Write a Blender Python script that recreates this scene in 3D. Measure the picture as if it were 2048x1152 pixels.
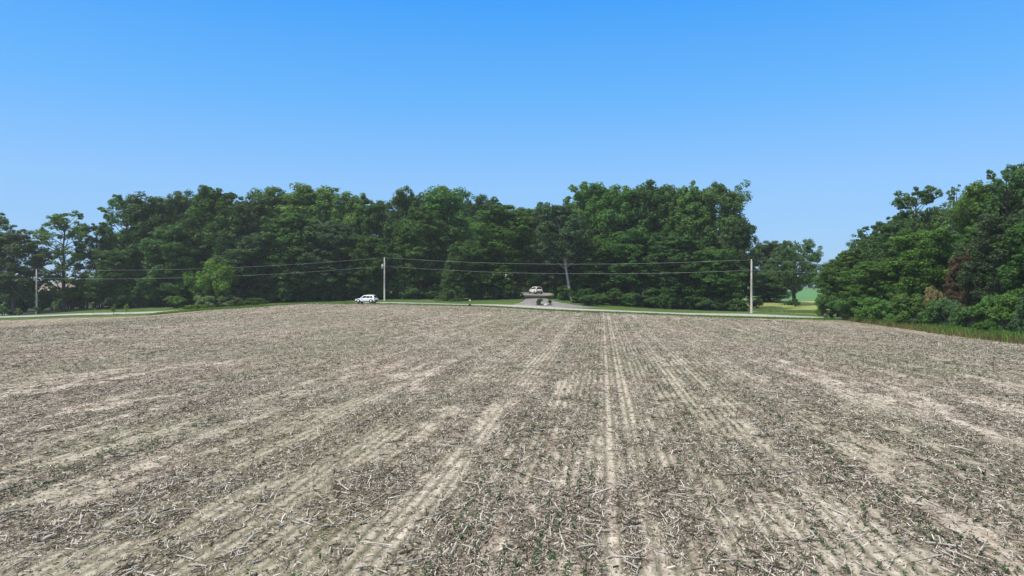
import bpy, bmesh, math, random
import numpy as np
from mathutils import Vector, Matrix
R = math.radians
S = bpy.context.scene
for o in list(bpy.data.objects): bpy.data.objects.remove(o)

# ------------------------------------------------------------------ camera
F, CX, HY, CH = 1384.0, 1024.0, 572.0, 3.2        # focal length in photo pixels, principal x, horizon row, camera height
cam = bpy.data.cameras.new('camera'); co = bpy.data.objects.new('camera', cam)
S.collection.objects.link(co); S.camera = co
cam.lens = F/2048*36; cam.sensor_width = 36; cam.clip_end = 8000; cam.clip_start = 0.1
co.location = (0, 0, CH); co.rotation_euler = (R(90-0.17), 0, 0)
# ------------------------------------------------------------------ sky and sun
SUN_EL, SUN_AZ = 56, 238
w = bpy.data.worlds.new('World'); S.world = w; w.use_nodes = True
nt = w.node_tree; nt.nodes.clear()
sky = nt.nodes.new('ShaderNodeTexSky'); sky.sky_type = 'NISHITA'; sky.sun_disc = False
sky.sun_elevation = R(SUN_EL); sky.sun_rotation = R(SUN_AZ)
sky.air_density = 1.0; sky.dust_density = 0.4; sky.ozone_density = 2.5; sky.altitude = 200
bg = nt.nodes.new('ShaderNodeBackground'); bg.inputs[1].default_value = 0.015
wo = nt.nodes.new('ShaderNodeOutputWorld')
SKYG = nt.nodes.new('ShaderNodeHueSaturation'); SKYG.inputs['Saturation'].default_value = 1.0
nt.links.new(sky.outputs[0], SKYG.inputs['Color']); nt.links.new(SKYG.outputs[0], bg.inputs[0])
# clear-blue gradient by elevation added over the Nishita sky (thin bright veil overhead)
tcw = nt.nodes.new('ShaderNodeTexCoord'); spw = nt.nodes.new('ShaderNodeSeparateXYZ'); nt.links.new(tcw.outputs['Generated'], spw.inputs[0])
rw = nt.nodes.new('ShaderNodeValToRGB'); ew = rw.color_ramp.elements
SK = [(0, (.30, .565, .93)), (.06, (.275, .555, .95)), (.14, (.25, .54, .98)), (.25, (.115, .46, 1)), (.385, (.025, .355, 1)), (.5, (.25, .42, .80)), (.65, (.78, .78, .76)), (.9, (1, .97, .90))]
while len(ew) < len(SK): ew.new(.5)
for k, (p, c) in enumerate(SK): ew[k].position = p; ew[k].color = (*c, 1)
nt.links.new(spw.outputs[2], rw.inputs[0])
bg2 = nt.nodes.new('ShaderNodeBackground'); bg2.inputs[1].default_value = .50; nt.links.new(rw.outputs[0], bg2.inputs[0])
ads = nt.nodes.new('ShaderNodeAddShader'); nt.links.new(bg.outputs[0], ads.inputs[0]); nt.links.new(bg2.outputs[0], ads.inputs[1])
nt.links.new(ads.outputs[0], wo.inputs[0])
sl = bpy.data.lights.new('sun', 'SUN'); sl.energy = 2.4; sl.angle = R(1.2); sl.color = (1, .95, .87)
so = bpy.data.objects.new('sun', sl); S.collection.objects.link(so)
sd = Vector((math.cos(R(SUN_EL))*math.sin(R(SUN_AZ)), math.cos(R(SUN_EL))*math.cos(R(SUN_AZ)), math.sin(R(SUN_EL))))
so.rotation_euler = sd.to_track_quat('Z', 'Y').to_euler()
S.view_settings.view_transform = 'Standard'; S.view_settings.look = 'None'
S.view_settings.exposure = 0.8; S.view_settings.gamma = 1
S.render.resolution_x = 1024; S.render.resolution_y = 576
S.cycles.max_bounces = 6; S.cycles.transparent_max_bounces = 4

rng = np.random.default_rng(7); random.seed(7)

# ------------------------------------------------------------------ helpers
def wx(px, d): return (px-CX)/F*d
def wz(py, d): return CH-(py-HY)/F*d
def link(o, parent=None):
    S.collection.objects.link(o)
    if parent: o.parent = parent
    return o
def tag(o, label=None, cat=None, group=None, kind=None):
    if label: o['label'] = label
    if cat: o['category'] = cat
    if group: o['group'] = group
    if kind: o['kind'] = kind
    return o
def empty(name, loc, label, cat, group=None, rz=0):
    o = bpy.data.objects.new(name, None); o.location = loc; o.rotation_euler = (0, 0, rz)
    o.empty_display_size = .2
    return tag(link(o), label, cat, group)
def mesh_np(name, V, Q, mat=None, smooth=False, matidx=None):
    V = np.asarray(V, np.float32).reshape(-1, 3); Q = np.asarray(Q, np.int32).reshape(-1, 4)
    m = bpy.data.meshes.new(name)
    m.vertices.add(len(V)); m.vertices.foreach_set('co', V.ravel())
    m.loops.add(len(Q)*4); m.loops.foreach_set('vertex_index', Q.ravel())
    m.polygons.add(len(Q)); m.polygons.foreach_set('loop_start', np.arange(0, len(Q)*4, 4, dtype=np.int32))
    if smooth: m.polygons.foreach_set('use_smooth', np.ones(len(Q), bool))
    m.update(calc_edges=True)
    if mat: m.materials.append(mat)
    return m
def obj(name, mesh, parent=None, loc=None):
    o = bpy.data.objects.new(name, mesh)
    if loc is not None: o.location = loc
    return link(o, parent)
class MB:
    def __init__(s): s.V = []; s.Q = []; s.n = 0
    def add(s, V, Q):
        V = np.asarray(V, float).reshape(-1, 3)
        s.V.append(V); s.Q.append(np.asarray(Q, int).reshape(-1, 4)+s.n); s.n += len(V)
    def tube(s, pts, rad, sides=6, cap=True):
        pts = [Vector(p) for p in pts]; V = []; Q = []
        for i, p in enumerate(pts):
            a = pts[max(i-1, 0)]; b = pts[min(i+1, len(pts)-1)]
            t = (b-a).normalized(); u = t.cross(Vector((0.13, 0.9, 0.2))).normalized(); v = t.cross(u)
            for k in range(sides):
                an = 2*math.pi*k/sides
                V.append(p+(u*math.cos(an)+v*math.sin(an))*rad[i])
        for i in range(len(pts)-1):
            for k in range(sides):
                k2 = (k+1) % sides
                Q.append((i*sides+k, i*sides+k2, (i+1)*sides+k2, (i+1)*sides+k))
        if cap:
            for e, pe in ((0, pts[0]), (len(pts)-1, pts[-1])):
                c = len(V); V.append(pe)
                for k in range(0, sides, 2):
                    Q.append((c, e*sides+k, e*sides+(k+1) % sides, e*sides+(k+2) % sides))
        s.add([tuple(v) for v in V], Q)
    def box(s, c, d, rz=0):
        x, y, z = c; a, b, h = d[0]/2, d[1]/2, d[2]/2
        V = np.array([(sx*a, sy*b, sz*h) for sz in (-1, 1) for sx, sy in ((-1, -1), (1, -1), (1, 1), (-1, 1))])
        cr, sr = math.cos(rz), math.sin(rz)
        V = np.c_[V[:, 0]*cr-V[:, 1]*sr+x, V[:, 0]*sr+V[:, 1]*cr+y, V[:, 2]+z]
        s.add(V, [(0, 3, 2, 1), (4, 5, 6, 7), (0, 1, 5, 4), (1, 2, 6, 5), (2, 3, 7, 6), (3, 0, 4, 7)])
    def mesh(s, name, mat, smooth=False): return mesh_np(name, np.concatenate(s.V), np.concatenate(s.Q), mat, smooth)
    def build(s, name, mat, parent=None, smooth=False, bevel=0):
        o = obj(name, s.mesh(name, mat, smooth), parent)
        if bevel:
            b = o.modifiers.new('bevel', 'BEVEL'); b.width = bevel; b.segments = 2; b.limit_method = 'ANGLE'
        return o
_T = np.random.default_rng(3).random((256, 256))
def vn(x, y, sc=1.0, off=0):
    x = np.asarray(x)*sc+off*17.3; y = np.asarray(y)*sc+off*5.7
    xi = np.floor(x).astype(int); yi = np.floor(y).astype(int); fx = x-xi; fy = y-yi
    fx = fx*fx*(3-2*fx); fy = fy*fy*(3-2*fy)
    g = lambda a, b: _T[a % 256, b % 256]
    return (g(xi, yi)*(1-fx)+g(xi+1, yi)*fx)*(1-fy)+(g(xi, yi+1)*(1-fx)+g(xi+1, yi+1)*fx)*fy

# ------------------------------------------------------------------ terrain function: thin plate through surveyed points
CP = [(0, -30, 0), (-40, -30, 0), (40, -30, -.3), (0, 0, 0), (-10, 8, 0), (10, 8, 0), (0, 20, 0), (-20, 25, 0), (20, 25, -.1), (0, 45, 0),
      (-40, 50, -.2), (-22, 85, .05), (18, 80, -.3), (-60, 30, -.2)]
for px, py, d in [(0, 662, 88), (300, 641, 95), (450, 621, 112), (600, 609.5, 112), (700, 609, 115), (760, 610, 122), (950, 615, 118), (1100, 624, 112),
                  (1240, 629, 106), (1500, 640, 98), (1690, 643.5, 92), (1760, 652, 80), (1900, 672, 60), (2048, 690, 47),
                  (0, 642, 132), (280, 633, 134), (400, 623, 134),
                  (5, 634.5, 138), (150, 629.5, 139), (280, 626.5, 140), (500, 614, 143), (640, 609.5, 143), (750, 606.5, 141), (940, 611, 131), (1100, 617.5, 125),
                  (1240, 623.5, 119), (1400, 630, 112), (1600, 635, 105), (1690, 637.5, 101),
                  (73, 628, 150), (500, 609, 152), (770, 600.5, 150), (940, 604, 142), (1503, 626, 114), (1640, 630, 116),
                  (100, 622, 165), (400, 606, 168), (700, 594, 172), (900, 594, 165), (1075, 601, 139), (1070, 592.5, 158), (1070, 588.5, 170), (1070, 585.5, 182),
                  (1250, 606, 150), (1400, 612, 150), (1580, 606.5, 160), (1620, 602, 205), (1620, 578, 420), (1500, 600, 220), (1000, 590, 240),
                  (200, 615, 220), (500, 596, 240), (1800, 636, 110), (2000, 640, 100), (2048, 610, 200)]:
    CP.append((wx(px, d), d, wz(py, d)))
for a in range(0, 360, 30):
    CP.append((900*math.sin(R(a)), 900*math.cos(R(a))+100, -3.0))
CP = np.array(CP); _n = len(CP)
def _phi(r2): return .5*r2*np.log(r2+1e-9)
_s = 100.0; P2 = CP[:, :2]/_s
_K = _phi(((P2[:, None]-P2[None])**2).sum(-1))+np.eye(_n)*2e-4
_A = np.zeros((_n+3, _n+3)); _A[:_n, :_n] = _K; _A[:_n, _n] = 1; _A[:_n, _n+1:] = P2; _A[_n, :_n] = 1; _A[_n+1:, :_n] = P2.T
_W = np.linalg.solve(_A, np.r_[CP[:, 2], 0, 0, 0])
def G(x, y):
    x = np.atleast_1d(np.asarray(x, float)).ravel(); y = np.atleast_1d(np.asarray(y, float)).ravel()
    out = np.empty(len(x))
    for i in range(0, len(x), 50000):
        p = np.c_[x[i:i+50000], y[i:i+50000]]/_s
        out[i:i+50000] = _phi(((p[:, None]-P2[None])**2).sum(-1))@_W[:_n]+_W[_n]+p@_W[_n+1:]
    r = np.hypot(x, y-100); k = np.clip((r-600)/300, 0, 1); k = k*k*(3-2*k)
    return out*(1-k)-3.0*k
def g1(x, y): return float(G(x, y)[0])

# ------------------------------------------------------------------ materials
def newmat(name):
    m = bpy.data.materials.new(name); m.use_nodes = True
    n = m.node_tree.nodes; b = n['Principled BSDF']; b.inputs['Specular IOR Level'].default_value = .3
    return m, m.node_tree, b
def simple(name, col, rough=.6, metal=0, var=.06, scale=8, spec=.3, coat=0, bump=0):
    m, t, b = newmat(name); N = t.nodes; L = t.links
    tc = N.new('ShaderNodeTexCoord'); no = N.new('ShaderNodeTexNoise'); no.inputs['Scale'].default_value = scale; no.inputs['Detail'].default_value = 5
    L.new(tc.outputs['Object'], no.inputs['Vector'])
    r = N.new('ShaderNodeValToRGB'); c = np.array(col)
    r.color_ramp.elements[0].position = .3; r.color_ramp.elements[1].position = .7
    r.color_ramp.elements[0].color = (*np.clip(c*(1-var), 0, 1), 1); r.color_ramp.elements[1].color = (*np.clip(c*(1+var), 0, 1), 1)
    L.new(no.outputs[0], r.inputs[0]); L.new(r.outputs[0], b.inputs['Base Color'])
    b.inputs['Roughness'].default_value = rough; b.inputs['Metallic'].default_value = metal
    b.inputs['Specular IOR Level'].default_value = spec; b.inputs['Coat Weight'].default_value = coat
    if bump:
        bp = N.new('ShaderNodeBump'); bp.inputs['Strength'].default_value = bump; bp.inputs['Distance'].default_value = .05
        L.new(no.outputs[0], bp.inputs['Height']); L.new(bp.outputs[0], b.inputs['Normal'])
    return m
def foliage(name, c0, c1, trans=.3, var=.28):
    m, t, b = newmat(name); N = t.nodes; L = t.links
    ge = N.new('ShaderNodeNewGeometry'); oi = N.new('ShaderNodeObjectInfo'); tc = N.new('ShaderNodeTexCoord')
    no = N.new('ShaderNodeTexNoise'); no.inputs['Scale'].default_value = .35; no.inputs['Detail'].default_value = 2
    L.new(tc.outputs['Object'], no.inputs['Vector'])
    ad = N.new('ShaderNodeMath'); ad.operation = 'MULTIPLY_ADD'; ad.inputs[1].default_value = .45; L.new(ge.outputs['Random Per Island'], ad.inputs[0])
    mu = N.new('ShaderNodeMath'); mu.operation = 'MULTIPLY'; mu.inputs[1].default_value = .55; L.new(no.outputs[0], mu.inputs[0]); L.new(mu.outputs[0], ad.inputs[2])
    r = N.new('ShaderNodeMix'); r.data_type = 'RGBA'; r.inputs[6].default_value = (*c0, 1); r.inputs[7].default_value = (*c1, 1)
    L.new(ad.outputs[0], r.inputs[0])
    hs = N.new('ShaderNodeHueSaturation')
    mr = N.new('ShaderNodeMapRange'); mr.inputs[3].default_value = 1-var; mr.inputs[4].default_value = 1+var; L.new(oi.outputs['Random'], mr.inputs[0])
    L.new(mr.outputs[0], hs.inputs['Value'])
    m2 = N.new('ShaderNodeMath'); m2.operation = 'MULTIPLY_ADD'; m2.inputs[1].default_value = .03; m2.inputs[2].default_value = .485
    fr = N.new('ShaderNodeMath'); fr.operation = 'FRACT'; f2 = N.new('ShaderNodeMath'); f2.operation = 'MULTIPLY'; f2.inputs[1].default_value = 7.13
    L.new(oi.outputs['Random'], f2.inputs[0]); L.new(f2.outputs[0], fr.inputs[0]); L.new(fr.outputs[0], m2.inputs[0]); L.new(m2.outputs[0], hs.inputs['Hue'])
    L.new(r.outputs[2], hs.inputs['Color']); L.new(hs.outputs[0], b.inputs['Base Color'])
    b.inputs['Roughness'].default_value = .55; b.inputs['Specular IOR Level'].default_value = .25
    tr = N.new('ShaderNodeBsdfTranslucent'); L.new(hs.outputs[0], tr.inputs[0])
    mx = N.new('ShaderNodeMixShader'); mx.inputs[0].default_value = trans+.10
    L.new(b.outputs[0], mx.inputs[1]); L.new(tr.outputs[0], mx.inputs[2]); L.new(mx.outputs[0], N['Material Output'].inputs[0])
    return m
FOL = {
 'dark': foliage('foliage_dark', (.058, .128, .034), (.112, .210, .054)),
 'mid': foliage('foliage_mid', (.070, .156, .032), (.138, .262, .052)),
 'light': foliage('foliage_light', (.088, .175, .026), (.160, .290, .050)),
 'grey': foliage('foliage_grey', (.060, .112, .046), (.125, .205, .078)),
 'pale': foliage('foliage_pale', (.110, .180, .060), (.200, .290, .110)),
 'rust': foliage('foliage_rust', (.150, .100, .055), (.250, .175, .100)),
 'lime': foliage('foliage_lime', (.100, .190, .025), (.190, .310, .050)),
 'straw': foliage('foliage_straw', (.160, .150, .055), (.310, .280, .120)),
}
BARK = simple('bark_grey', (.10, .088, .072), .9, var=.35, scale=3, bump=.5)
BARKP = simple('bark_pale', (.40, .375, .33), .85, var=.2, scale=3, bump=.4)

ANG = math.atan((1205-CX)/F)      # crop rows run this far right of the view axis
ca, sa = math.cos(ANG), math.sin(ANG)
def rowu(x, y): return x*ca-y*sa
def rowv(x, y): return x*sa+y*ca
TRACKS = [(-11.5, .22, .4), (-9.6, .22, .5), (-6.3, .25, .6), (-4.6, .25, .45), (-2.65, .34, .6), (.12, .13, .9), (.62, .17, 1.0), (1.05, .08, .5), (1.5, .12, .35), (2.35, .22, .55), (3.2, .22, .6), (5.2, .2, .4), (7.6, .25, .4), (10.5, .25, .4)]

def track_amt(x, y):
    u = rowu(x, y); r = np.zeros(len(u))
    for c0, wd, a in TRACKS: r = np.maximum(r, a*np.clip(1.3-np.abs(u-c0)/wd, 0, 1))
    return r
def cover(x, y):
    u, v = rowu(x, y), rowv(x, y)
    a = .40*vn(u*1.7, v*.30, 1)+.32*vn(u*3.6, v*.9, 1, 2)+.28*vn(u*6, v*3.2, 1, 5)
    a = a-.30*track_amt(x, y)*(.5+vn(u*.5, v*.3, 1, 7))
    k = 1-.72*np.clip((np.asarray(y)-11)/22, 0, 1)
    return np.clip(.55+((a-.33)*3.6-.55)*k, 0, 1)
def density(x, y):
    row_ = .5+.5*np.cos(rowu(x, y)*2*math.pi/.38)
    return (.10+.90*cover(x, y))*(.7+.3*row_)
def field_material():
    m, t, b = newmat('soil_with_residue'); N = t.nodes; L = t.links
    tc = N.new('ShaderNodeTexCoord')
    mp = N.new('ShaderNodeMapping'); mp.inputs['Rotation'].default_value = (0, 0, ANG)
    L.new(tc.outputs['Object'], mp.inputs['Vector'])
    def noise(sx, sy, detail=6, rough=.6, dist=0):
        q = N.new('ShaderNodeMapping'); q.inputs['Scale'].default_value = (sx, sy, 1); L.new(mp.outputs[0], q.inputs[0])
        n = N.new('ShaderNodeTexNoise'); n.inputs['Scale'].default_value = 1; n.inputs['Detail'].default_value = detail
        n.inputs['Roughness'].default_value = rough; n.inputs['Distortion'].default_value = dist; L.new(q.outputs[0], n.inputs[0]); return n.outputs[0]
    def ramp(src, stops):
        r = N.new('ShaderNodeValToRGB'); e = r.color_ramp.elements
        while len(e) < len(stops): e.new(.5)
        for k, (p, c) in enumerate(stops): e[k].position = p; e[k].color = (*c, 1) if len(c) == 3 else c
        L.new(src, r.inputs[0]); return r.outputs[0]
    def math_(op, a, b_=None, c=None):
        n = N.new('ShaderNodeMath'); n.operation = op
        for i, v in enumerate((a, b_, c)):
            if v is None: continue
            if isinstance(v, (int, float)): n.inputs[i].default_value = v
            else: L.new(v, n.inputs[i])
        return n.outputs[0]
    def mix(f, a, c):
        n = N.new('ShaderNodeMix'); n.data_type = 'RGBA'
        if isinstance(f, float): n.inputs[0].default_value = f
        else: L.new(f, n.inputs[0])
        for i, v in ((6, a), (7, c)):
            if isinstance(v, tuple): n.inputs[i].default_value = (*v, 1)
            else: L.new(v, n.inputs[i])
        return n.outputs[2]
    g = lambda v: (v, v, v)
    big = noise(.10, .035, 5, .6)
    med = noise(1.6, .55, 7, .65, .4)
    fine = noise(16, 11, 6, .7)
    base = ramp(med, [(.38, (.120, .098, .078)), (.46, (.265, .225, .19)), (.53, (.40, .355, .305)), (.60, (.70, .645, .56))])
    dry = ramp(fine, [(.40, (.030, .026, .020)), (.47, (.16, .142, .116)), (.53, (.36, .335, .29)), (.61, (.72, .69, .63))])
    col = mix(.55, base, dry)
    # tyre tracks: bare pale soil
    sp = N.new('ShaderNodeSeparateXYZ'); L.new(mp.outputs[0], sp.inputs[0])
    wob = math_('MULTIPLY_ADD', noise(.3, .3, 3), .5, -.25)
    u = math_('ADD', sp.outputs[0], wob)
    tot = None
    for c0, wd, a in TRACKS:
        dd = math_('ABSOLUTE', math_('SUBTRACT', u, c0))
        mr = N.new('ShaderNodeMapRange'); mr.interpolation_type = 'SMOOTHSTEP'; mr.inputs[1].default_value = wd*.5; mr.inputs[2].default_value = wd*1.3
        mr.inputs[3].default_value = a; mr.inputs[4].default_value = 0; L.new(dd, mr.inputs[0])
        tot = mr.outputs[0] if tot is None else math_('MAXIMUM', tot, mr.outputs[0])
    brk = ramp(noise(.9, .25, 5, .6), [(.38, g(.15)), (.50, g(1))])
    tm = math_('MULTIPLY', tot, brk)
    pale = ramp(noise(7, 5, 5, .6), [(.38, (.42, .385, .33)), (.60, (.78, .74, .67))])
    col = mix(math_('MULTIPLY', tm, math_('MULTIPLY_ADD', fine, 1.6, -.15)), col, pale)
    brn = ramp(noise(1.5, .7, 6, .7, .3), [(.52, g(0)), (.62, g(.62))])
    col = mix(brn, col, ramp(fine, [(.4, (.13, .088, .060)), (.6, (.30, .215, .155))]))
    at_ = N.new('ShaderNodeAttribute'); at_.attribute_name = 'cover'
    cv = math_('ADD', at_.outputs['Fac'], math_('MULTIPLY_ADD', noise(5, 3, 4, .6), .7, -.35))
    col = mix(ramp(cv, [(.10, g(.72)), (.46, g(0))]), col, pale)
    col = mix(ramp(cv, [(.62, g(0)), (1.0, g(.42))]), col, ramp(fine, [(.42, (.05, .042, .032)), (.56, (.20, .178, .145))]))
    # broad reddish, grey and greenish patches (thin weeds and seedlings)
    red = ramp(noise(.22, .06, 4, .6), [(.45, g(0)), (.65, g(.5))])
    col = mix(red, col, mix(.45, col, (.33, .235, .19)))
    gp = noise(.16, .05, 5, .65)
    grn = ramp(gp, [(.44, g(0)), (.60, g(.45))])
    rows = math_('MULTIPLY_ADD', math_('SINE', math_('MULTIPLY', sp.outputs[0], 2*math.pi/.19)), .5, .5)
    grn2 = math_('MULTIPLY', grn, math_('MULTIPLY_ADD', rows, .7, .65))
    col = mix(grn2, col, (.135, .185, .095))
    fur = math_('MULTIPLY', math_('POWER', rows, 2.0), ramp(noise(.35, .08, 4, .6), [(.36, g(.25)), (.54, g(.85))]))
    mrf = N.new('ShaderNodeMapRange'); mrf.inputs[1].default_value = 2.5; mrf.inputs[2].default_value = 8; mrf.inputs[3].default_value = .9; mrf.inputs[4].default_value = .22
    L.new(math_('ABSOLUTE', math_('ADD', sp.outputs[0], .5)), mrf.inputs[0]); fur = math_('MULTIPLY', fur, mrf.outputs[0])
    col = mix(fur, col, (.120, .125, .078))
    warm = N.new('ShaderNodeMix'); warm.data_type = 'RGBA'; warm.blend_type = 'MULTIPLY'; warm.inputs[0].default_value = 1; warm.inputs[7].default_value = (1.0, .935, .875, 1); L.new(col, warm.inputs[6])
    L.new(warm.outputs[2], b.inputs['Base Color']); b.inputs['Roughness'].default_value = .95; b.inputs['Specular IOR Level'].default_value = .1
    bp = N.new('ShaderNodeBump'); bp.inputs['Strength'].default_value = 1; bp.inputs['Distance'].default_value = .05
    h = math_('ADD', math_('MULTIPLY', med, .8), math_('MULTIPLY', fine, .7))
    h = math_('ADD', h, math_('MULTIPLY', noise(3.2, 1.6, 4, .6), 1.4)); h = math_('SUBTRACT', h, math_('MULTIPLY', tm, .6))
    h = math_('ADD', h, math_('MULTIPLY', rows, .04))
    L.new(h, bp.inputs['Height']); L.new(bp.outputs[0], b.inputs['Normal'])
    return m
def ground_material(name, stops, sc=(.08, 1.3, 9), w_=(.35, .35, .3), bump=.08):
    m, t, b = newmat(name); N = t.nodes; L = t.links; tc = N.new('ShaderNodeTexCoord'); acc = None
    for s_, ww in zip(sc, w_):
        n = N.new('ShaderNodeTexNoise'); n.inputs['Scale'].default_value = s_; n.inputs['Detail'].default_value = 6; n.inputs['Roughness'].default_value = .65
        L.new(tc.outputs['Object'], n.inputs['Vector'])
        q = N.new('ShaderNodeMath'); q.operation = 'MULTIPLY_ADD'; q.inputs[1].default_value = ww; L.new(n.outputs[0], q.inputs[0])
        if acc: L.new(acc, q.inputs[2])
        else: q.inputs[2].default_value = 0
        acc = q.outputs[0]
    r = N.new('ShaderNodeValToRGB'); e = r.color_ramp.elements
    while len(e) < len(stops): e.new(.5)
    for k, (p, c) in enumerate(stops): e[k].position = p; e[k].color = (*c, 1)
    L.new(acc, r.inputs[0]); L.new(r.outputs[0], b.inputs['Base Color']); b.inputs['Roughness'].default_value = .9; b.inputs['Specular IOR Level'].default_value = .15
    bp = N.new('ShaderNodeBump'); bp.inputs['Distance'].default_value = bump; L.new(acc, bp.inputs['Height']); L.new(bp.outputs[0], b.inputs['Normal'])
    return m
M_field = field_material()
M_grass = ground_material('grass_ground', [(.38, (.050, .095, .024)), (.5, (.075, .135, .034)), (.6, (.125, .175, .055))])
M_meadow = ground_material('meadow', [(.38, (.170, .230, .060)), (.5, (.270, .320, .095)), (.6, (.38, .38, .16))])
M_crop = ground_material('green_crop', [(.38, (.075, .190, .060)), (.6, (.110, .250, .085))])
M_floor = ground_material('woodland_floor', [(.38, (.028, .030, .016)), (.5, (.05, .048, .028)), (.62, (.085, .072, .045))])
M_road = ground_material('worn_pale_road', [(.4, (.34, .33, .31)), (.6, (.46, .45, .42))], bump=.01)
M_gravel = ground_material('pale_gravel', [(.40, (.17, .16, .155)), (.5, (.25, .238, .23)), (.6, (.36, .345, .335))], sc=(.5, 3, 14), bump=.03)

# ------------------------------------------------------------------ ground sheets
def axis(lo, hi, step, far):
    a = list(np.arange(lo, hi+.01, step)); s_ = step; v = hi
    while v < far: s_ *= 1.25; v += s_; a.append(v)
    s_ = step; v = lo; pre = []
    while v > -far: s_ *= 1.25; v -= s_; pre.append(v)
    return np.array(pre[::-1]+a)
def sheet(name, X, Y, mat, dz, kind='structure', z=None, label=None):
    h, w2 = X.shape; Z = (G(X, Y).reshape(h, w2) if z is None else z)+dz
    V = np.stack([X, Y, Z], -1).reshape(-1, 3); i = np.arange(h*w2).reshape(h, w2)
    Q = np.stack([i[:-1, :-1], i[:-1, 1:], i[1:, 1:], i[1:, :-1]], -1).reshape(-1, 4)
    o = obj(name, mesh_np(name, V, Q, mat, True)); return tag(o, label, None, None, kind)
X, Y = np.meshgrid(axis(-170, 150, 2.0, 2200), axis(-40, 260, 2.0, 2600))
sheet('ground', X, Y, M_grass, 0, label='green grass verge and land around the bare field')
FD = .05
edge_px = [(-520, 650, 128), (-200, 647, 130), (0, 642, 132), (280, 633, 134), (400, 622, 136), (500, 613, 137), (600, 609, 136), (760, 609.5, 132), (950, 615, 124), (1100, 624.5, 117.5),
           (1240, 629.5, 112), (1500, 639.5, 102), (1690, 643.5, 95), (1760, 652, 82), (1900, 672, 61), (2048, 690, 47.5)]
E = [(wx(p, d), d) for p, _, d in edge_px]+[(40.5, 30), (46, 8), (50, -25)]
E = np.array(E); sE = np.r_[0, np.cumsum(np.hypot(*np.diff(E, axis=0).T))]
ts = np.linspace(0, sE[-1], 520); ex = np.interp(ts, sE, E[:, 0]); ey = np.interp(ts, sE, E[:, 1])
ey = ey+(vn(ts, ts*0, .9)-.5)*.9*np.clip((ey-20)/40, 0, 1); ex = ex+(vn(ts, ts*0, .7, 3)-.5)*.8*np.clip((ts-sE[12])/12, 0, 1)
nx = np.linspace(-150, 49.9, 520); ny = np.full(520, -25.5)
ss = np.linspace(0, 1, 300)[:, None]
def inside_field(x, y):
    # is (x,y) on the camera's side of the edge polyline?
    yy = np.interp(x, ex[:400][np.argsort(ex[:400])], ey[:400][np.argsort(ex[:400])])
    rx = np.interp(y, ey[::-1][:360], ex[::-1][:360])
    return (y < yy-.3) & (x < rx-.2)
ic = int(np.argmax(ex)); xc, yc = ex[ic], ey[ic]
eR, eT = ex[ic:], ey[ic:]; _o = np.argsort(eT)
A_, B_ = np.meshgrid(np.r_[np.linspace(0, .64, 200, endpoint=False), np.linspace(.64, 1, 560)], np.r_[np.linspace(0, .18, 20, endpoint=False), np.linspace(.18, .45, 300, endpoint=False), np.linspace(.45, 1, 260)]); X = -140+A_*190.; Y = -25+B_*140.
for _ in range(60):
    Y = .5*Y+.5*(-25+B_*(np.interp(X, ex[:ic+1], ey[:ic+1])+25)); X = .5*X+.5*(-140+A_*(np.interp(Y, eT[_o], eR[_o])+140))
fo = sheet('bare_field', X, Y, M_field, FD, label='bare no-till field of pale soil and corn residue')
fa = fo.data.attributes.new('cover', 'FLOAT', 'POINT'); fa.data.foreach_set('value', cover(X.ravel(), Y.ravel()).astype(np.float32))
def strip(name, C, W, mat, dz, label, n=240, cross=7):
    C = np.array(C, float); s0 = np.r_[0, np.cumsum(np.hypot(*np.diff(C, axis=0).T))]; t = np.linspace(0, s0[-1], n)
    def sm(v):
        r = np.interp(t, s0, v)
        for _ in range(25): r[1:-1] = (r[:-2]+2*r[1:-1]+r[2:])/4
        return r
    cx, cy, wd = sm(C[:, 0]), sm(C[:, 1]), sm(np.array(W, float)*np.ones(len(C)))
    dx, dy = np.gradient(cx), np.gradient(cy); l = np.hypot(dx, dy); dx /= l; dy /= l
    k = np.linspace(-.5, .5, cross)[:, None]
    wob = 1+(vn(t, t*0, .8, 5)-.5)*.12
    X = cx-dy*wd*k*wob; Y = cy+dx*wd*k*wob
    return sheet(name, X, Y, mat, dz, label=label)
road_px = [(-900, 136), (-500, 137), (5, 138), (150, 139), (280, 140), (500, 143), (640, 143), (750, 141), (940, 131), (1100, 125), (1240, 119), (1400, 112), (1600, 105), (1690, 101), (1900, 94), (2300, 84)]
strip('road', [(wx(p, d), d) for p, d in road_px], [3.6]*5+[4.2]*3+[4.8]*8, M_road, .09, 'narrow pale country road behind the field')
strip('driveway', [(wx(1095, 126.5), 126.5), (wx(1090, 130), 130), (wx(1082, 135), 135), (wx(1074, 141), 141), (wx(1070, 150), 150), (wx(1070, 160), 160), (wx(1070, 166), 166), (wx(1070, 173), 173), (wx(1070, 180), 180)],
      [19, 13.5, 7.5, 4.6, 4.4, 5, 8.5, 9, 7], M_gravel, .06, 'pale gravel driveway running from the road into the trees', n=80)
strip('path', [(wx(-700, 152), 152), (wx(0, 152), 152), (wx(62, 153), 153)], 4, M_road, .06, 'short pale lane left of the leftmost utility pole', n=60)
def patch(name, pts, mat, dz, label, nx_=40, ny_=24):
    (a, b_), (c, d_) = pts[0:2], pts[2:4]; a, b_, c, d_ = map(np.array, (a, b_, c, d_))
    u = np.linspace(0, 1, nx_)[None, :, None]; v = np.linspace(0, 1, ny_)[:, None, None]
    P = (a*(1-u)+b_*u)*(1-v)+(d_*(1-u)+c*u)*v
    return sheet(name, P[..., 0], P[..., 1], mat, dz, label=label)
q = lambda px, d: (wx(px, d), d)
patch('meadow', [q(1508, 118), q(1720, 114), q(1720, 196), q(1440, 196)], M_meadow, .05, 'sunlit rough meadow between the wood and the right trees')
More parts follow.
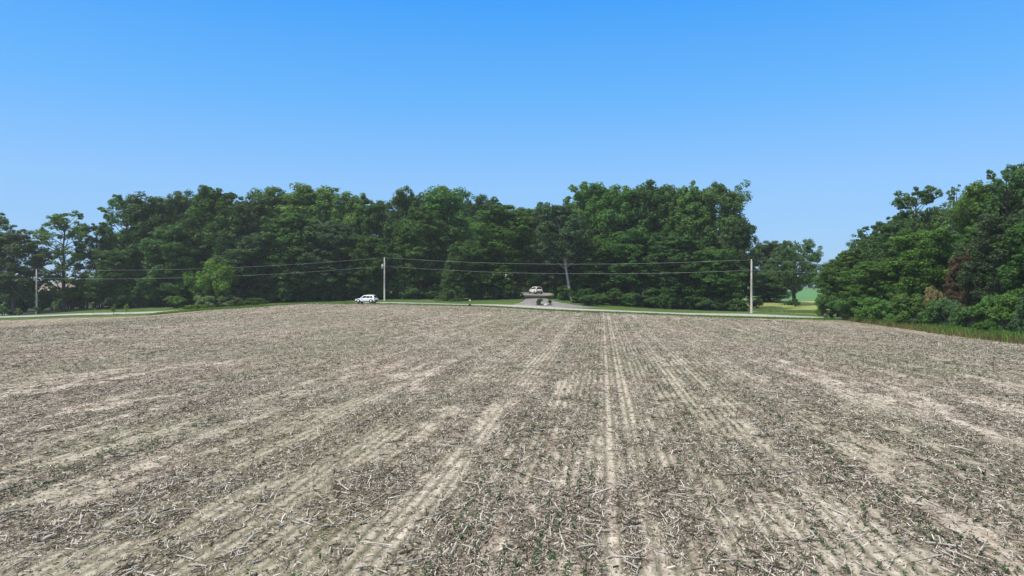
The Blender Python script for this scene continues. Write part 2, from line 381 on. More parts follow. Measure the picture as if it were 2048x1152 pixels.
patch('green_field', [q(1400, 206), q(1800, 206), q(1900, 430), q(1300, 430)], M_crop, .06, 'bright green crop field far behind the lone tree')
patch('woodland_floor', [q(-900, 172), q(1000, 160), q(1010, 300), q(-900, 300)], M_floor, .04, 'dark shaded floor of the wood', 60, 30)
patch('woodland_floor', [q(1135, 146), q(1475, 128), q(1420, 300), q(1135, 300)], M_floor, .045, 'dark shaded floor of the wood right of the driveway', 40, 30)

# ------------------------------------------------------------------ crop residue and seedlings
M_straw = None
def straw_mat():
    m, t, b = newmat('dry_corn_residue'); N = t.nodes; L = t.links
    ge = N.new('ShaderNodeNewGeometry'); r = N.new('ShaderNodeValToRGB'); e = r.color_ramp.elements
    st = [(0, (.034, .027, .020)), (.30, (.085, .066, .046)), (.5, (.23, .195, .15)), (.75, (.42, .38, .315)), (1, (.66, .62, .55))]
    while len(e) < len(st): e.new(.5)
    for k, (p, c) in enumerate(st): e[k].position = p; e[k].color = (*c, 1)
    L.new(ge.outputs['Random Per Island'], r.inputs[0]); L.new(r.outputs[0], b.inputs['Base Color']); b.inputs['Roughness'].default_value = .8
    return m
M_straw = straw_mat()
M_stalk = simple('dry_corn_stalk', (.46, .425, .365), .8, var=.38, scale=14, bump=.2)
def scatter(n, d0, d1, margin=1.12):
    d = np.sqrt(rng.random(n)*(d1*d1-d0*d0)+d0*d0); x = (rng.random(n)*2-1)*d*.745*margin
    return x, d
def bits(bands, kind):
    VV = []; QQ = []; n0 = 0
    for d0, d1, dens, ls in bands:
        n = int(dens*.745*1.12*(d1*d1-d0*d0)); x, y = scatter(n, d0, d1)
        k = (rng.random(n) < density(x, y)) & inside_field(x, y); x, y = x[k], y[k]; n = len(x)
        z = G(x, y)+FD
        ang = np.where(rng.random(n) < .5, math.pi/2-ANG+rng.normal(0, .45, n), rng.random(n)*math.pi)
        if kind == 'stalk': ln = np.clip(rng.lognormal(-2.1, .6, n), .04, .5)*ls; r = rng.uniform(.004, .0085, n)*ls
        else: ln = np.clip(rng.lognormal(-2.8, .5, n), .02, .2)*ls; r = rng.uniform(.0022, .0065, n)*ls
        tilt = rng.normal(0, .10 if kind == 'stalk' else .28, n)
        ax = np.c_[np.cos(ang)*np.cos(tilt), np.sin(ang)*np.cos(tilt), np.sin(tilt)]
        si = np.c_[-np.sin(ang), np.cos(ang), rng.normal(0, .3, n)]; up = np.cross(ax, si)
        c = np.c_[x, y, z+r+np.abs(np.sin(tilt))*ln*.45+rng.random(n)*.012]
        bend = rng.normal(0, .04 if kind == 'stalk' else .09, n)*ln
        rings = []
        for j, tt in enumerate((-.5, .02, .5)):
            p = c+ax*(ln*tt)[:, None]+si*((1-abs(tt)*2)*bend)[:, None]
            if kind == 'stalk':
                for a_, b_ in ((1, .3), (-.3, 1), (-1, -.3), (.3, -1)): rings.append(p+si*(a_*r)[:, None]+up*(b_*r)[:, None])
            else:
                rings.append(p+si*r[:, None]); rings.append(p-si*r[:, None]+up*(rng.normal(0, .6, n)*r)[:, None])
        V = np.stack(rings, 1); m_ = V.shape[1]; b0 = (np.arange(n)*m_)[:, None, None]+n0
        if kind == 'stalk':
            q_ = [(i*4+k_, i*4+(k_+1) % 4, i*4+4+(k_+1) % 4, i*4+4+k_) for i in (0, 1) for k_ in range(4)]+[(3, 2, 1, 0), (8, 9, 10, 11)]
        else: q_ = [(0, 1, 3, 2), (2, 3, 5, 4)]
        QQ.append((np.array(q_)[None]+b0).reshape(-1, 4)); VV.append(V.reshape(-1, 3)); n0 += n*m_
    return np.concatenate(VV), np.concatenate(QQ)
V, Q = bits([(4.2, 12, 80, 1), (12, 22, 60, 1), (22, 40, 22, 1.15), (40, 70, 8, 1.4), (70, 130, 2.4, 1.8)], 'stalk')
tag(obj('corn_residue', mesh_np('corn_residue', V, Q, M_straw)), 'pale broken corn stalks strewn thickly over the bare soil', 'crop residue', None, 'stuff')
V, Q = bits([(4.2, 12, 1000, 1), (12, 22, 600, 1.05), (22, 40, 210, 1.3), (40, 70, 55, 1.8), (70, 130, 12, 2.6)], 'bit')
tag(obj('crop_litter', mesh_np('crop_litter', V, Q, M_straw)), 'fine shreds of dry corn leaf and husk littering the soil', 'crop litter', None, 'stuff')
# clods: small angular lumps of dry soil
def clods(bands):
    VV = []; QQ = []; n0 = 0
    for d0, d1, dens, sc in bands:
        n = int(dens*.745*1.12*(d1*d1-d0*d0)); x, y = scatter(n, d0, d1)
        k = (rng.random(n) < .35+.65*vn(x*.8, y*.5, 1, 8)) & inside_field(x, y); x, y = x[k], y[k]; n = len(x); z = G(x, y)+FD
        r = np.clip(rng.lognormal(-4.4, .5, n), .005, .04)*sc; a0 = rng.random(n)*6.28; c = np.c_[x, y, z]; rings = []
        for zz, kk in ((-.3, 1.25), (.5, .8)):
            for j in range(4):
                a = a0+j*math.pi/2; q_ = r*kk*rng.uniform(.6, 1.3, n); rings.append(c+np.c_[np.cos(a)*q_, np.sin(a)*q_*rng.uniform(.6, 1, n), zz*r*rng.uniform(.6, 1.4, n)])
        V = np.stack(rings, 1); b0 = (np.arange(n)*8)[:, None, None]+n0
        q_ = [(i, (i+1) % 4, 4+(i+1) % 4, 4+i) for i in range(4)]+[(4, 5, 6, 7)]
        QQ.append((np.array(q_)[None]+b0).reshape(-1, 4)); VV.append(V.reshape(-1, 3)); n0 += n*8
    return np.concatenate(VV), np.concatenate(QQ)
def clod_mat():
    m, t, b = newmat('dry_soil_clod'); N = t.nodes; ge = N.new('ShaderNodeNewGeometry'); r = N.new('ShaderNodeValToRGB')
    r.color_ramp.elements[0].color = (.10, .08, .062, 1); r.color_ramp.elements[1].color = (.42, .375, .31, 1); b.inputs['Roughness'].default_value = .95
    t.links.new(ge.outputs['Random Per Island'], r.inputs[0]); t.links.new(r.outputs[0], b.inputs['Base Color']); return m
V, Q = clods([(4.2, 12, 420, 1), (12, 24, 170, 1.2), (24, 50, 40, 1.7)])
tag(obj('soil_clods', mesh_np('soil_clods', V, Q, clod_mat())), 'small dry soil crumbs scattered over the field', 'soil clods', None, 'stuff')
# clumps of long stalks: individual pieces nearest the camera
def stalk_mesh(L_, r, seed):
    rr = random.Random(seed); mb = MB(); n = 7; pts = []; rad = []
    bx, bz = rr.uniform(-.018, .018)*L_, rr.uniform(0, .005)
    for i in range(n):
        t = i/(n-1); pts.append(((t-.5)*L_, bx*math.sin(t*math.pi), r+bz*math.sin(t*math.pi))); rad.append(r*(1.25 if i in (1, 4) else 1)*(1-.15*t))
    mb.tube(pts, rad, 8); return mb.mesh('corn_stalk', M_stalk, True)
SM = [stalk_mesh(l, r, i) for i, (l, r) in enumerate([(.20, .009), (.32, .009), (.14, .0095), (.42, .009), (.25, .008), (.11, .010)])]
clx, cly = scatter(150, 4.6, 11); stalks = []
while len(stalks) < 280:
    i = random.randrange(len(clx)); x = clx[i]+random.gauss(0, .5); y = cly[i]+random.gauss(0, .45)
    if y < 4.5 or abs(x) > y*.8: continue
    if track_amt(np.array([x]), np.array([y]))[0] > .6 and random.random() < .8: continue
    stalks.append((x, y))
gz = G([s_[0] for s_ in stalks], [s_[1] for s_ in stalks])
for (x, y), z in zip(stalks, gz):
    o = obj('corn_stalk', random.choice(SM)); o.location = (x, y, z+FD+random.random()*.03)
    o.rotation_euler = (0, random.gauss(0, .05), random.random()*6.28 if random.random() < .55 else math.pi/2-ANG+random.gauss(0, .4)); o.scale = [random.uniform(.8, 1.25)]*3
    tag(o, 'long pale broken corn stalk lying on the soil in the foreground', 'corn stalk', 'corn stalks lying in the foreground')
# soybean seedlings in drilled rows
M_seed = foliage('seedling_leaf', (.050, .105, .030), (.095, .175, .055), .3)
def seed_band(x):
    pass
def seedlings(n, d0, d1, s_=1.0):
    x, y = scatter(n, d0, d1); u, v = rowu(x, y), rowv(x, y)
    u = np.round(u/.19)*.19+rng.normal(0, .012, n); x, y = u*ca+v*sa, -u*sa+v*ca
    p = np.clip((vn(u*.35, v*.10, 1, 4)-.42)*2.2, .04, .8)
    p = np.where((u > -1.95) & (u < -.05), .9, p); p = p*(1-.8*track_amt(x, y))
    p *= np.clip(vn(u*3, v*1.5, 1, 6)*1.8-.3, .05, 1)
    k = (rng.random(n) < p) & inside_field(x, y); return x[k], y[k]
def seed_geo(x, y, sc=1.0):
    n = len(x); z = G(x, y)+FD; VV = []
    for j in range(5):
        a = rng.random(n)*6.28; h = rng.uniform(.02, .075, n)*sc; l = rng.uniform(.014, .030, n)*sc
        dr = np.c_[np.cos(a), np.sin(a), rng.uniform(-.3, .5, n)]; s2 = np.c_[-np.sin(a), np.cos(a), rng.normal(0, .3, n)]
        c = np.c_[x, y, z+h]+dr*(rng.uniform(.008, .03, n)*sc)[:, None]
        VV += [c-dr*l[:, None], c+s2*(l*.6)[:, None], c+dr*l[:, None], c-s2*(l*.6)[:, None]]
    V = np.stack(VV, 1).reshape(-1, 3); return V, np.arange(len(V)).reshape(-1, 4)
VV = []; QQ = []; n0 = 0
for n, d0, d1, sc in ((5200, 7.6, 14, 1), (14000, 14, 30, 1.1), (26000, 30, 60, 1.4), (26000, 60, 115, 1.9)):
    x, y = seedlings(n, d0, d1); V, Q = seed_geo(x, y, sc); VV.append(V); QQ.append(Q+n0); n0 += len(V)
tag(obj('soybean_seedlings', mesh_np('soybean_seedlings', np.concatenate(VV), np.concatenate(QQ), M_seed)), 'small green seedlings sprouting in long thin rows across the field', 'seedlings', None, 'stuff')
def one_seedling(seed):
    rr = random.Random(seed); mb = MB(); mb.tube([(0, 0, -.01), (.004, 0, .03), (.002, .004, .06)], [.0025, .002, .0015], 5)
    for k in range(7):
        a = rr.random()*6.28; h = rr.uniform(.025, .065); l = rr.uniform(.016, .03)
        d = Vector((math.cos(a), math.sin(a), rr.uniform(-.2, .5))).normalized(); s2 = Vector((-math.sin(a), math.cos(a), 0)); u_ = d.cross(s2)
        c = Vector((0, 0, h))+d*.008; P = [c, c+d*l*.5+s2*l*.55, c+d*l*1.1+s2*l*.35, c+d*l*1.6, c+d*l*1.1-s2*l*.35, c+d*l*.5-s2*l*.55, c+d*l*.8+u_*l*.15]
        mb.add([tuple(p) for p in P], [(0, 1, 2, 6), (6, 2, 3, 4), (0, 6, 4, 5)])
    return mb.mesh('soybean_seedling', M_seed)
SE = [one_seedling(i) for i in range(5)]
x, y = seedlings(1500, 4.4, 7.6); x, y = x[:250], y[:250]; gz = G(x, y)
for a, b_, z in zip(x, y, gz):
    o = obj('soybean_seedling', random.choice(SE)); o.location = (a, b_, z+FD); o.rotation_euler = (0, 0, random.random()*6.28); o.scale = [random.uniform(.8, 1.4)]*3
    tag(o, 'tiny green seedling sprouting between stalks in the foreground', 'seedling', 'seedlings in the foreground')

# ------------------------------------------------------------------ trees
def leaves(C, RD, n, size, r_, up=.35, jit=.65, flat=.75, shell=.55):
    """leaf quads scattered through the outer part of each clump"""
    C = np.repeat(np.asarray(C), n, 0); RD = np.repeat(np.asarray(RD), n); N = len(C)
    d = r_.normal(size=(N, 3)); d /= np.linalg.norm(d, axis=1)[:, None]
    rr = RD*(shell+(1-shell)*r_.random(N))*(1+.25*(r_.random(N) < .08)); p = C+d*rr[:, None]*np.array([1, 1, flat])
    nn = d*.6+np.array([0, 0, up])+r_.normal(size=(N, 3))*jit*.5; nn /= np.linalg.norm(nn, axis=1)[:, None]
    t = np.cross(nn, r_.normal(size=(N, 3))); t /= np.linalg.norm(t, axis=1)[:, None]; b_ = np.cross(nn, t)
    s_ = size*r_.uniform(.6, 1.35, N)[:, None]
    V = np.stack([p-t*s_, p+b_*s_*.62-nn*s_*.15, p+t*s_, p-b_*s_*.62-nn*s_*.15], 1).reshape(-1, 3)
    return V
def crown_tree(seed, H=25., RAD=5.5, cb=.12, lobes=30, subs=9, n=95, size=.21, lobe_r=2.3, top=.62, thin=0., lean=0., bark=None, trunk_r=.32, flat=.9, bare=0):
    r_ = np.random.default_rng(seed); C = []; RD = []; br = MB()
    lx, ly = lean*H, r_.normal()*.01*H
    tz = np.linspace(0, .93*H, 10); wob = np.cumsum(r_.normal(size=(10, 2))*.12, 0); wob[0] = 0
    tp = np.c_[lx*(tz/H)+wob[:, 0], ly*(tz/H)+wob[:, 1], tz]; tr = trunk_r*(1-.85*(tz/tz[-1]))+.03; tr[0] *= 1.35
    br.tube([tuple(p) for p in tp], list(tr), 8)
    at = lambda z: np.array([np.interp(z, tz, tp[:, 0]), np.interp(z, tz, tp[:, 1]), z])
    ga = r_.random()*6.28
    for k in range(lobes):
        t = (k+.5)/lobes; t = cb+(1-cb)*t**.92
        prof = math.sin(math.pi*min(1, max(0, ((t-cb)/(1-cb))*.76+.14))**1.0)**top
        ga += 2.4+r_.normal()*.35
        rad = RAD*prof*r_.uniform(.55, 1.0)*(1 if r_.random() > .15 else 1.15)
        rad = max(0, rad-lobe_r*.45)
        z = min(t*H, H-lobe_r*.75)+r_.normal()*.6; a = at(z); c = a+np.array([math.cos(ga)*rad, math.sin(ga)*rad, 0])
        lr = lobe_r*r_.uniform(.7, 1.2)*(1-.2*max(0, t-.75)/.25)
        if r_.random() < thin: lr *= .6
        z0 = max(.12*H, z-rad*r_.uniform(.5, .9)-1.2); a0 = at(z0); mid = (a0*.45+c*.55)+np.array([0, 0, -.25*rad*.4]); r0 = .04+.05*rad/RAD+.05*(1-t)
        br.tube([tuple(a0), tuple(mid), tuple(c)], [r0*1.3, r0*.8, .03], 5, False)
        m_ = subs if r_.random() > thin*.6 else max(3, subs//2)
        for j in range(m_):
            d = r_.normal(size=3); d /= np.linalg.norm(d); d[2] = d[2]*1.15+.1
            cc = c+d*lr*r_.uniform(.45, .95); C.append(cc); RD.append(lr*r_.uniform(.28, .50))
            if j % 2 == 0: br.tube([tuple(c), tuple(cc)], [.035, .015], 4, False)
    for k in range(bare):
        a0 = at(r_.uniform(.4, .9)*H); an = r_.random()*6.28; l = RAD*r_.uniform(.35, .6)
        br.tube([tuple(a0), tuple(a0+np.array([math.cos(an)*l*.6, math.sin(an)*l*.6, l*.4])), tuple(a0+np.array([math.cos(an)*l, math.sin(an)*l, l*.9]))], [.07, .045, .015], 5, False)
    V = leaves(C, RD, n, size, r_, flat=flat)
    cm = mesh_np('crown', V, np.arange(len(V)).reshape(-1, 4), FOL['mid'])
    return cm, br.mesh('trunk', bark or BARK, True), float(np.percentile(V[:, 2], 99.7)), float(np.percentile(np.hypot(V[:, 0]-(lx*.7), V[:, 1]), 97))
def conifer(seed, H=13., RAD=3.3):
    r_ = np.random.default_rng(seed); C = []; RD = []; br = MB(); br.tube([(0, 0, 0), (0, 0, H*.6), (0, 0, H*.98)], [.2, .1, .02], 8)
    z = .5
    while z < H*.98:
        rr = RAD*(1-z/H)**.85+.12; m_ = max(3, int(7*rr/RAD+3))
        for j in range(m_):
            a = r_.random()*6.28; l = rr*r_.uniform(.8, 1.1)
            br.tube([(0, 0, z+.2), (math.cos(a)*l, math.sin(a)*l, z-.15*l)], [.03, .01], 4, False)
            for s_ in np.arange(.35, 1.01, .22 if rr > 1 else .5):
                C.append((math.cos(a)*l*s_, math.sin(a)*l*s_, z-.18*l*s_)); RD.append(.32+.12*rr/RAD)
        z += .42
    V = leaves(C, RD, 26, .12, r_, up=-.1, flat=.6, shell=.2)
    return mesh_np('crown', V, np.arange(len(V)).reshape(-1, 4), FOL['dark']), br.mesh('trunk', BARK, True), H, RAD
def shrub(seed, H=3., RAD=2.2, lobes=13, n=90, size=.09, droop=False):
    r_ = np.random.default_rng(seed); C = []; RD = []; br = MB()
    for k in range(lobes):
        a = r_.random()*6.28; t = r_.random()**.6; rad = RAD*math.sqrt(max(0, 1-t*t))*r_.uniform(.45, .85); z = H*(.12+.7*t)*r_.uniform(.85, 1.1)
        c = np.array([math.cos(a)*rad, math.sin(a)*rad, z]); lr = .32*RAD*r_.uniform(.7, 1.2)
        br.tube([(math.cos(a)*.15, math.sin(a)*.15, -.1), tuple(c*.55+np.array([0, 0, .2])), tuple(c)], [.05, .03, .012], 5, False)
        for j in range(7):
            d = r_.normal(size=3); d /= np.linalg.norm(d); cc = c+d*lr*.7
            if cc[2] < .15: cc[2] = .15
            C.append(cc); RD.append(lr*r_.uniform(.4, .6))
            if droop: C.append(cc+np.array([d[0]*.3, d[1]*.3, -.5])); RD.append(lr*.3)
    V = leaves(C, RD, n, size, r_)
    V[:, 2] = np.maximum(V[:, 2], .02)
    return mesh_np('crown', V, np.arange(len(V)).reshape(-1, 4), FOL['mid']), br.mesh('stems', BARK, True), H, RAD
PROTO = {
 'full': [crown_tree(s, lobes=44, top=t, subs=10, n=80) for s, t in ((1, .5), (2, .6), (3, .45), (4, .55), (5, .5), (6, .65), (21, .4), (22, .7))],
 'high': [crown_tree(s, cb=.26, lobes=38, lobe_r=2.3) for s in (7, 8)],
 'airy': [crown_tree(s, cb=.22, lobes=44, lobe_r=1.75, thin=.35, n=46, subs=9, size=.19, bare=2, RAD=5.6, top=.45) for s in (9, 10, 11)],
 'sparse': [crown_tree(s, cb=.3, lobes=36, lobe_r=1.5, thin=.4, n=30, subs=8, size=.16, bare=10) for s in (12,)],
 'leaning': [crown_tree(13, cb=.42, lobes=32, lobe_r=2.1, lean=-.12, bark=BARKP, trunk_r=.27)],
 'lone': [crown_tree(14, H=14, RAD=6.6, cb=.34, lobes=40, lobe_r=1.9, n=80, size=.17, trunk_r=.5, top=.5)],
 'spruce': [conifer(15)],
 'shrub': [shrub(s) for s in (16, 17, 18, 19)],
 'droop': [shrub(20, H=8, RAD=5, lobes=26, n=120, size=.13, droop=True)],
}
used = {}
def tree(px, topy, wpx, d, kind, mat, label, cat='tree', group=None, name='deciduous_tree', sink=0.):
    ps = PROTO[kind]; k = used.get(kind, 0); used[kind] = k+1; cm, tm, H, RD = ps[k % len(ps)]
    x, y = wx(px, d), d; z = g1(x, y)-sink; h = max(.4, wz(topy, d)-z); rad = wpx/F*d/2
    flip = -1 if (k//len(ps)) % 2 and kind != 'leaning' else 1
    rz = 0 if kind == 'leaning' else random.random()*6.28
    e = empty(name, (x, y, z), label, cat, group, rz)
    e.scale = (rad/RD*flip, rad/RD, h/H)
    c = obj('crown', cm, e)
    c.material_slots[0].link = 'OBJECT'; c.material_slots[0].material = FOL[mat]
    obj('stems' if kind in ('shrub', 'droop') else 'trunk', tm, e)
    return e
T = [
 (-12, 430, 120, 160, 'airy', 'dark', 'dark thin tree cut by the left edge of the picture'),
 (28, 462, 120, 152, 'high', 'pale', 'lighter green bushy tree just left of the leftmost utility pole'),
 (128, 424, 125, 158, 'airy', 'light', 'tall airy tree with sky showing through, right of the leftmost utility pole'),
 (188, 446, 90, 163, 'airy', 'dark', 'slim open-crowned tree with thin dark limbs, second right of the leftmost pole'),
 (245, 394, 115, 166, 'airy', 'mid', 'tall ragged-topped tree where the wood starts to close on the left'),
 (302, 393, 125, 164, 'full', 'dark', 'tall dark tree with rounded top, first solid crown of the wood from the left'),
 (338, 452, 120, 156, 'full', 'dark', 'shorter dark tree just left of the pale drooping shrub'),
 (232, 500, 100, 156, 'full', 'dark', 'low dark tree behind the three roadside saplings'),
 (380, 384, 100, 173, 'full', 'dark', 'dark tree top rising behind the tall mid-green tree on the left'),
 (432, 377, 130, 161, 'full', 'mid', 'tall rounded mid-green tree standing above the pale drooping shrub'),
 (495, 402, 100, 170, 'full', 'dark', 'dark tree filling the dip right of the tall rounded green tree'),
 (490, 468, 130, 157, 'full', 'grey', 'shorter grey-green tree right above the pale drooping shrub'),
 (548, 378, 100, 173, 'full', 'dark', 'dark knobbly tree top left of the broad crest of the wood'),
 (622, 373, 150, 172, 'full', 'mid', 'broad tree at the highest point of the left half of the wood'),
 (592, 428, 140, 159, 'full', 'mid', 'bright-topped tree in front of the broad highest crown on the left'),
 (700, 390, 110, 168, 'full', 'mid', 'mid-green tree with small tufted top, left of the middle pole'),
 (668, 445, 140, 158, 'full', 'grey', 'grey-green tree standing directly behind the white car on the road'),
 (752, 403, 120, 166, 'full', 'dark', 'flat-topped tree directly behind the middle utility pole'),
 (735, 470, 100, 156, 'full', 'mid', 'shorter green tree close behind the middle utility pole'),
 (818, 382, 100, 167, 'full', 'dark', 'tall dark tree first right of the middle utility pole'),
 (835, 418, 130, 156, 'high', 'mid', 'feathery green tree with two bare forking stems, right of the middle pole'),
 (885, 377, 125, 165, 'full', 'mid', 'tall dome-topped tree behind the dark spruce'),
 (966, 394, 90, 192, 'full', 'dark', 'small dark knobbly tree top right above the mailbox'),
 (1000, 412, 146, 150, 'full', 'light', 'broad bright yellow-green tree left of the driveway opening'),
 (1068, 413, 110, 188, 'high', 'light', 'bright green crown rising right above the driveway opening'),
 (955, 478, 120, 150, 'high', 'mid', 'shorter green tree between the spruce and the driveway'),
 (1180, 367, 130, 152, 'high', 'mid', 'tallest tree right of the driveway, with a pointed open top'),
 (1248, 376, 125, 147, 'full', 'mid', 'full green tree second right of the driveway'),
 (1305, 367, 125, 146, 'full', 'dark', 'tall dark tree in the middle of the right half of the wood'),
 (1345, 377, 90, 142, 'full', 'mid', 'narrow green tree between two darker crowns in the right half of the wood'),
 (1392, 372, 115, 139, 'full', 'mid', 'tall green tree second from the right end of the wood'),
 (1448, 367, 115, 135, 'full', 'dark', 'tall tree forming the rounded right end of the wood'),
 (1482, 440, 62, 131, 'full', 'dark', 'narrow dark tree at the right end of the wood beside the right pole'),
 (1190, 478, 120, 143, 'high', 'mid', 'shorter tree right of the pale leaning trunk'),
 (1270, 462, 130, 139, 'full', 'mid', 'shorter leafy tree in front of the right half of the wood'),
 (1362, 474, 140, 133, 'full', 'dark', 'broad low dark tree in front of the right half of the wood'),
 (1430, 500, 120, 128, 'full', 'mid', 'low green tree between the wood and the right pole'),
 (1112, 486, 115, 149, 'high', 'grey', 'grey-green leafy tree overhanging the driveway opening from the right'),
 (1528, 483, 80, 175, 'full', 'mid', 'green tree just right of the right utility pole, far side of the meadow'),
 (1142, 500, 80, 180, 'full', 'dark', 'dark tree closing the background right of the white boxy car'),
 (1094, 520, 90, 196, 'full', 'dark', 'dark low tree straight behind the white boxy car'),
 (1030, 510, 80, 192, 'full', 'dark', 'dark tree closing the background left of the white boxy car'),
 (1540, 545, 110, 165, 'full', 'dark', 'low dark tree filling the left side under the lone meadow tree'),
]
for t in T: tree(*t, group='trees of the roadside wood')
tree(1147, 402, 118, 140, 'leaning', 'grey', 'grey-green tree on a pale leaning trunk right of the driveway', group='trees of the roadside wood')
tree(905, 488, 78, 147, 'spruce', 'dark', 'dark conical spruce at the wood edge left of the mailbox', name='spruce_tree')
tree(432, 515, 125, 150, 'droop', 'lime', 'pale green drooping shrub tree at the left wood edge', name='drooping_shrub', sink=1.0)
tree(1586, 481, 100, 152, 'lone', 'dark', 'lone round tree on a stout dark trunk in the meadow', name='meadow_tree')
def wood_d(px): return float(np.interp(px, [0, 300, 700, 900, 1000, 1150, 1300, 1500], [155, 156, 157, 152, 147, 140, 132, 122]))
skyl = [(-80, 440), (0, 470), (60, 500), (210, 470), (250, 420), (300, 410), (365, 410), (430, 395), (520, 400), (590, 392), (660, 395), (740, 412), (815, 398), (900, 392), (975, 405), (1050, 418), (1090, 420), (1150, 400), (1200, 385), (1300, 380), (1400, 385), (1450, 392)]
for px in list(range(250, 330, 40))+list(range(340, 1440, 44)):
    d = np.interp(px, [0, 700, 1000, 1450], [186, 190, 200, 158])+random.uniform(-4, 8)
    ty = np.interp(px, [a for a, _ in skyl], [b_ for _, b_ in skyl])+random.uniform(2, 16)
    if 1020 < px < 1120: d = 205
    if px < 260: ty += 40
    tree(px+random.uniform(-8, 8), ty, random.uniform(100, 130), d, 'full', random.choice(['dark', 'mid', 'dark']),
         'tree deep in the wood behind its front row, only bits of its crown showing', group='trees deep in the wood')
for px in list(range(-40, 1460, 30)):
    if 1040 < px < 1100: dd = 187
    else: dd = wood_d(px)+random.uniform(9, 15)
    x_ = wx(px, dd); gy_ = HY+(CH-g1(x_, dd))/dd*F; hm = random.uniform(4.5, 8) if px > 280 else random.uniform(4.5, 6.5)
    if 985 < px < 1150 and not 1040 < px < 1100: continue
    tree(px, gy_-hm*F/dd, 78, dd, 'shrub', 'dark', 'dark undergrowth bush in the shade under the wood, mostly hidden', 'shrub', 'undergrowth in the shade of the wood', 'shrub')
TR = [
 (1676, 535, 76, 104, 'full', 'mid', 'low green tree at the left tip of the right clump'),
 (1704, 500, 110, 106, 'full', 'mid', 'sloping-topped tree second from the left in the right clump'),
 (1752, 455, 110, 108, 'airy', 'dark', 'dark open tree left of the tall dark tree in the right clump'),
 (1826, 377, 135, 106, 'airy', 'dark', 'tall dark tree with an open knobbly top in the right clump'),
 (1800, 440, 120, 100, 'full', 'dark', 'dark tree filling in below the tall dark tree of the right clump'),
 (1835, 460, 140, 88, 'full', 'light', 'round bright-topped tree at the front of the right clump'),
 (1745, 525, 120, 94, 'full', 'mid', 'low spreading green tree at the front left of the right clump'),
 (1908, 374, 100, 100, 'sparse', 'pale', 'pale thin-leaved tree with bare upper twigs in the right clump'),
 (1965, 368, 120, 92, 'full', 'light', 'tall green tree right of the pale thin-leaved one'),
 (2012, 338, 110, 88, 'airy', 'dark', 'tall dark tree near the right edge of the picture'),
 (2058, 322, 130, 90, 'full', 'dark', 'tallest dark tree cut by the right edge of the picture'),
 (2000, 430, 130, 76, 'full', 'grey', 'leafy green tree in front near the right edge'),
 (1955, 460, 110, 84, 'high', 'mid', 'green tree directly right of the rust-red tree'),
 (2075, 440, 130, 72, 'full', 'mid', 'leafy tree cut by the right edge below the tallest dark tree'),
 (2110, 330, 140, 84, 'full', 'dark', 'dark tree just past the right edge'),
 (1885, 505, 110, 90, 'full', 'dark', 'dark low tree behind the rust-red tree'),
 (1925, 508, 62, 81, 'high', 'rust', 'small tree with rust-red dying leaves in the right clump'),
]
for t in TR: tree(*t, group='trees of the right clump')
for px in range(1690, 2200, 70):
    tree(px, np.interp(px, [1690, 1800, 1900, 2050], [520, 440, 420, 370]), 120, 118+random.uniform(0, 8), 'full', 'dark', 'dark tree deep inside the right clump, mostly hidden', group='trees deep in the right clump')
SR = [
 (1650, 585, 60, 100, 'mid', 'low green shrub at the left tip of the right clump beside the meadow'),
 (1690, 592, 80, 96, 'dark', 'dark shrub where the road disappears behind the right clump'),
 (1735, 598, 80, 88, 'mid', 'green shrub just right of the road end'),
 (1775, 600, 80, 83, 'mid', 'green shrub left of the light round shrub'),
 (1812, 580, 100, 76, 'mid', 'light green round shrub at the front of the right clump'),
 (1865, 568, 60, 76, 'straw', 'yellowing shrub below the rust-red tree'),
 (1868, 602, 85, 71, 'mid', 'green shrub between the light round shrub and the grey one'),
 (1905, 596, 85, 68, 'grey', 'grey-green shrub below the rust-red tree'),
 (1945, 606, 100, 64, 'dark', 'dark shrub in the row at the field edge on the right'),
 (1985, 585, 90, 63, 'mid', 'tall green shrub second from the right edge'),
 (2025, 592, 100, 58, 'mid', 'green shrub nearest the right edge'),
 (2070, 580, 110, 55, 'grey', 'grey-green shrub cut by the right edge'),
 (1835, 635, 60, 72, 'grey', 'small low shrub in front of the light round shrub'),
 (1970, 640, 70, 57, 'mid', 'small low shrub in the weeds near the right edge'),
]
for px, ty, wp, d, mt, lb in SR: tree(px, ty, wp, d, 'shrub', mt, lb, 'shrub', 'shrubs along the right field edge', 'shrub')
# understory along the wood edge
ORD = ['first', 'second', 'third', 'fourth', 'fifth', 'sixth', 'seventh', 'eighth', 'ninth', 'tenth', 'eleventh', 'twelfth', 'thirteenth', 'fourteenth']
xs = []; px = 255.
while px < 1492:
    if not (1032 < px < 1128 or 400 < px < 470 or 880 < px < 925): xs.append(px)
    px += random.uniform(22, 30)
def near(px):
    if px < 400: n_ = sum(1 for v in xs if px < v < 400); return ORD[n_]+' shrub left of the pale drooping shrub tree'
    if px < 715: n_ = sum(1 for v in xs if px < v < 715); return ORD[n_]+' shrub leftward from the white car'
    if px < 885: n_ = sum(1 for v in xs if px < v < 885); return ORD[n_]+' shrub left of the dark spruce'
    if px < 1033: n_ = sum(1 for v in xs if 925 < v < px); return ORD[n_]+' shrub right of the dark spruce'
    if px < 1310: n_ = sum(1 for v in xs if 1128 < v < px); return ORD[n_]+' shrub right of the driveway'
    n_ = sum(1 for v in xs if px < v); return ORD[n_]+' shrub leftward from the right utility pole'
for px in xs:
    d = wood_d(px)+random.uniform(-1.5, 1.5); x = wx(px, d); gy = HY+(CH-g1(x, d))/d*F
    tree(px, gy-random.uniform(22, 44), random.uniform(46, 70), d, 'shrub', random.choice(['dark', 'mid', 'dark', 'mid', 'grey']),
         near(px)+', at the foot of the wood', 'shrub', 'shrubs at the foot of the wood', 'shrub')
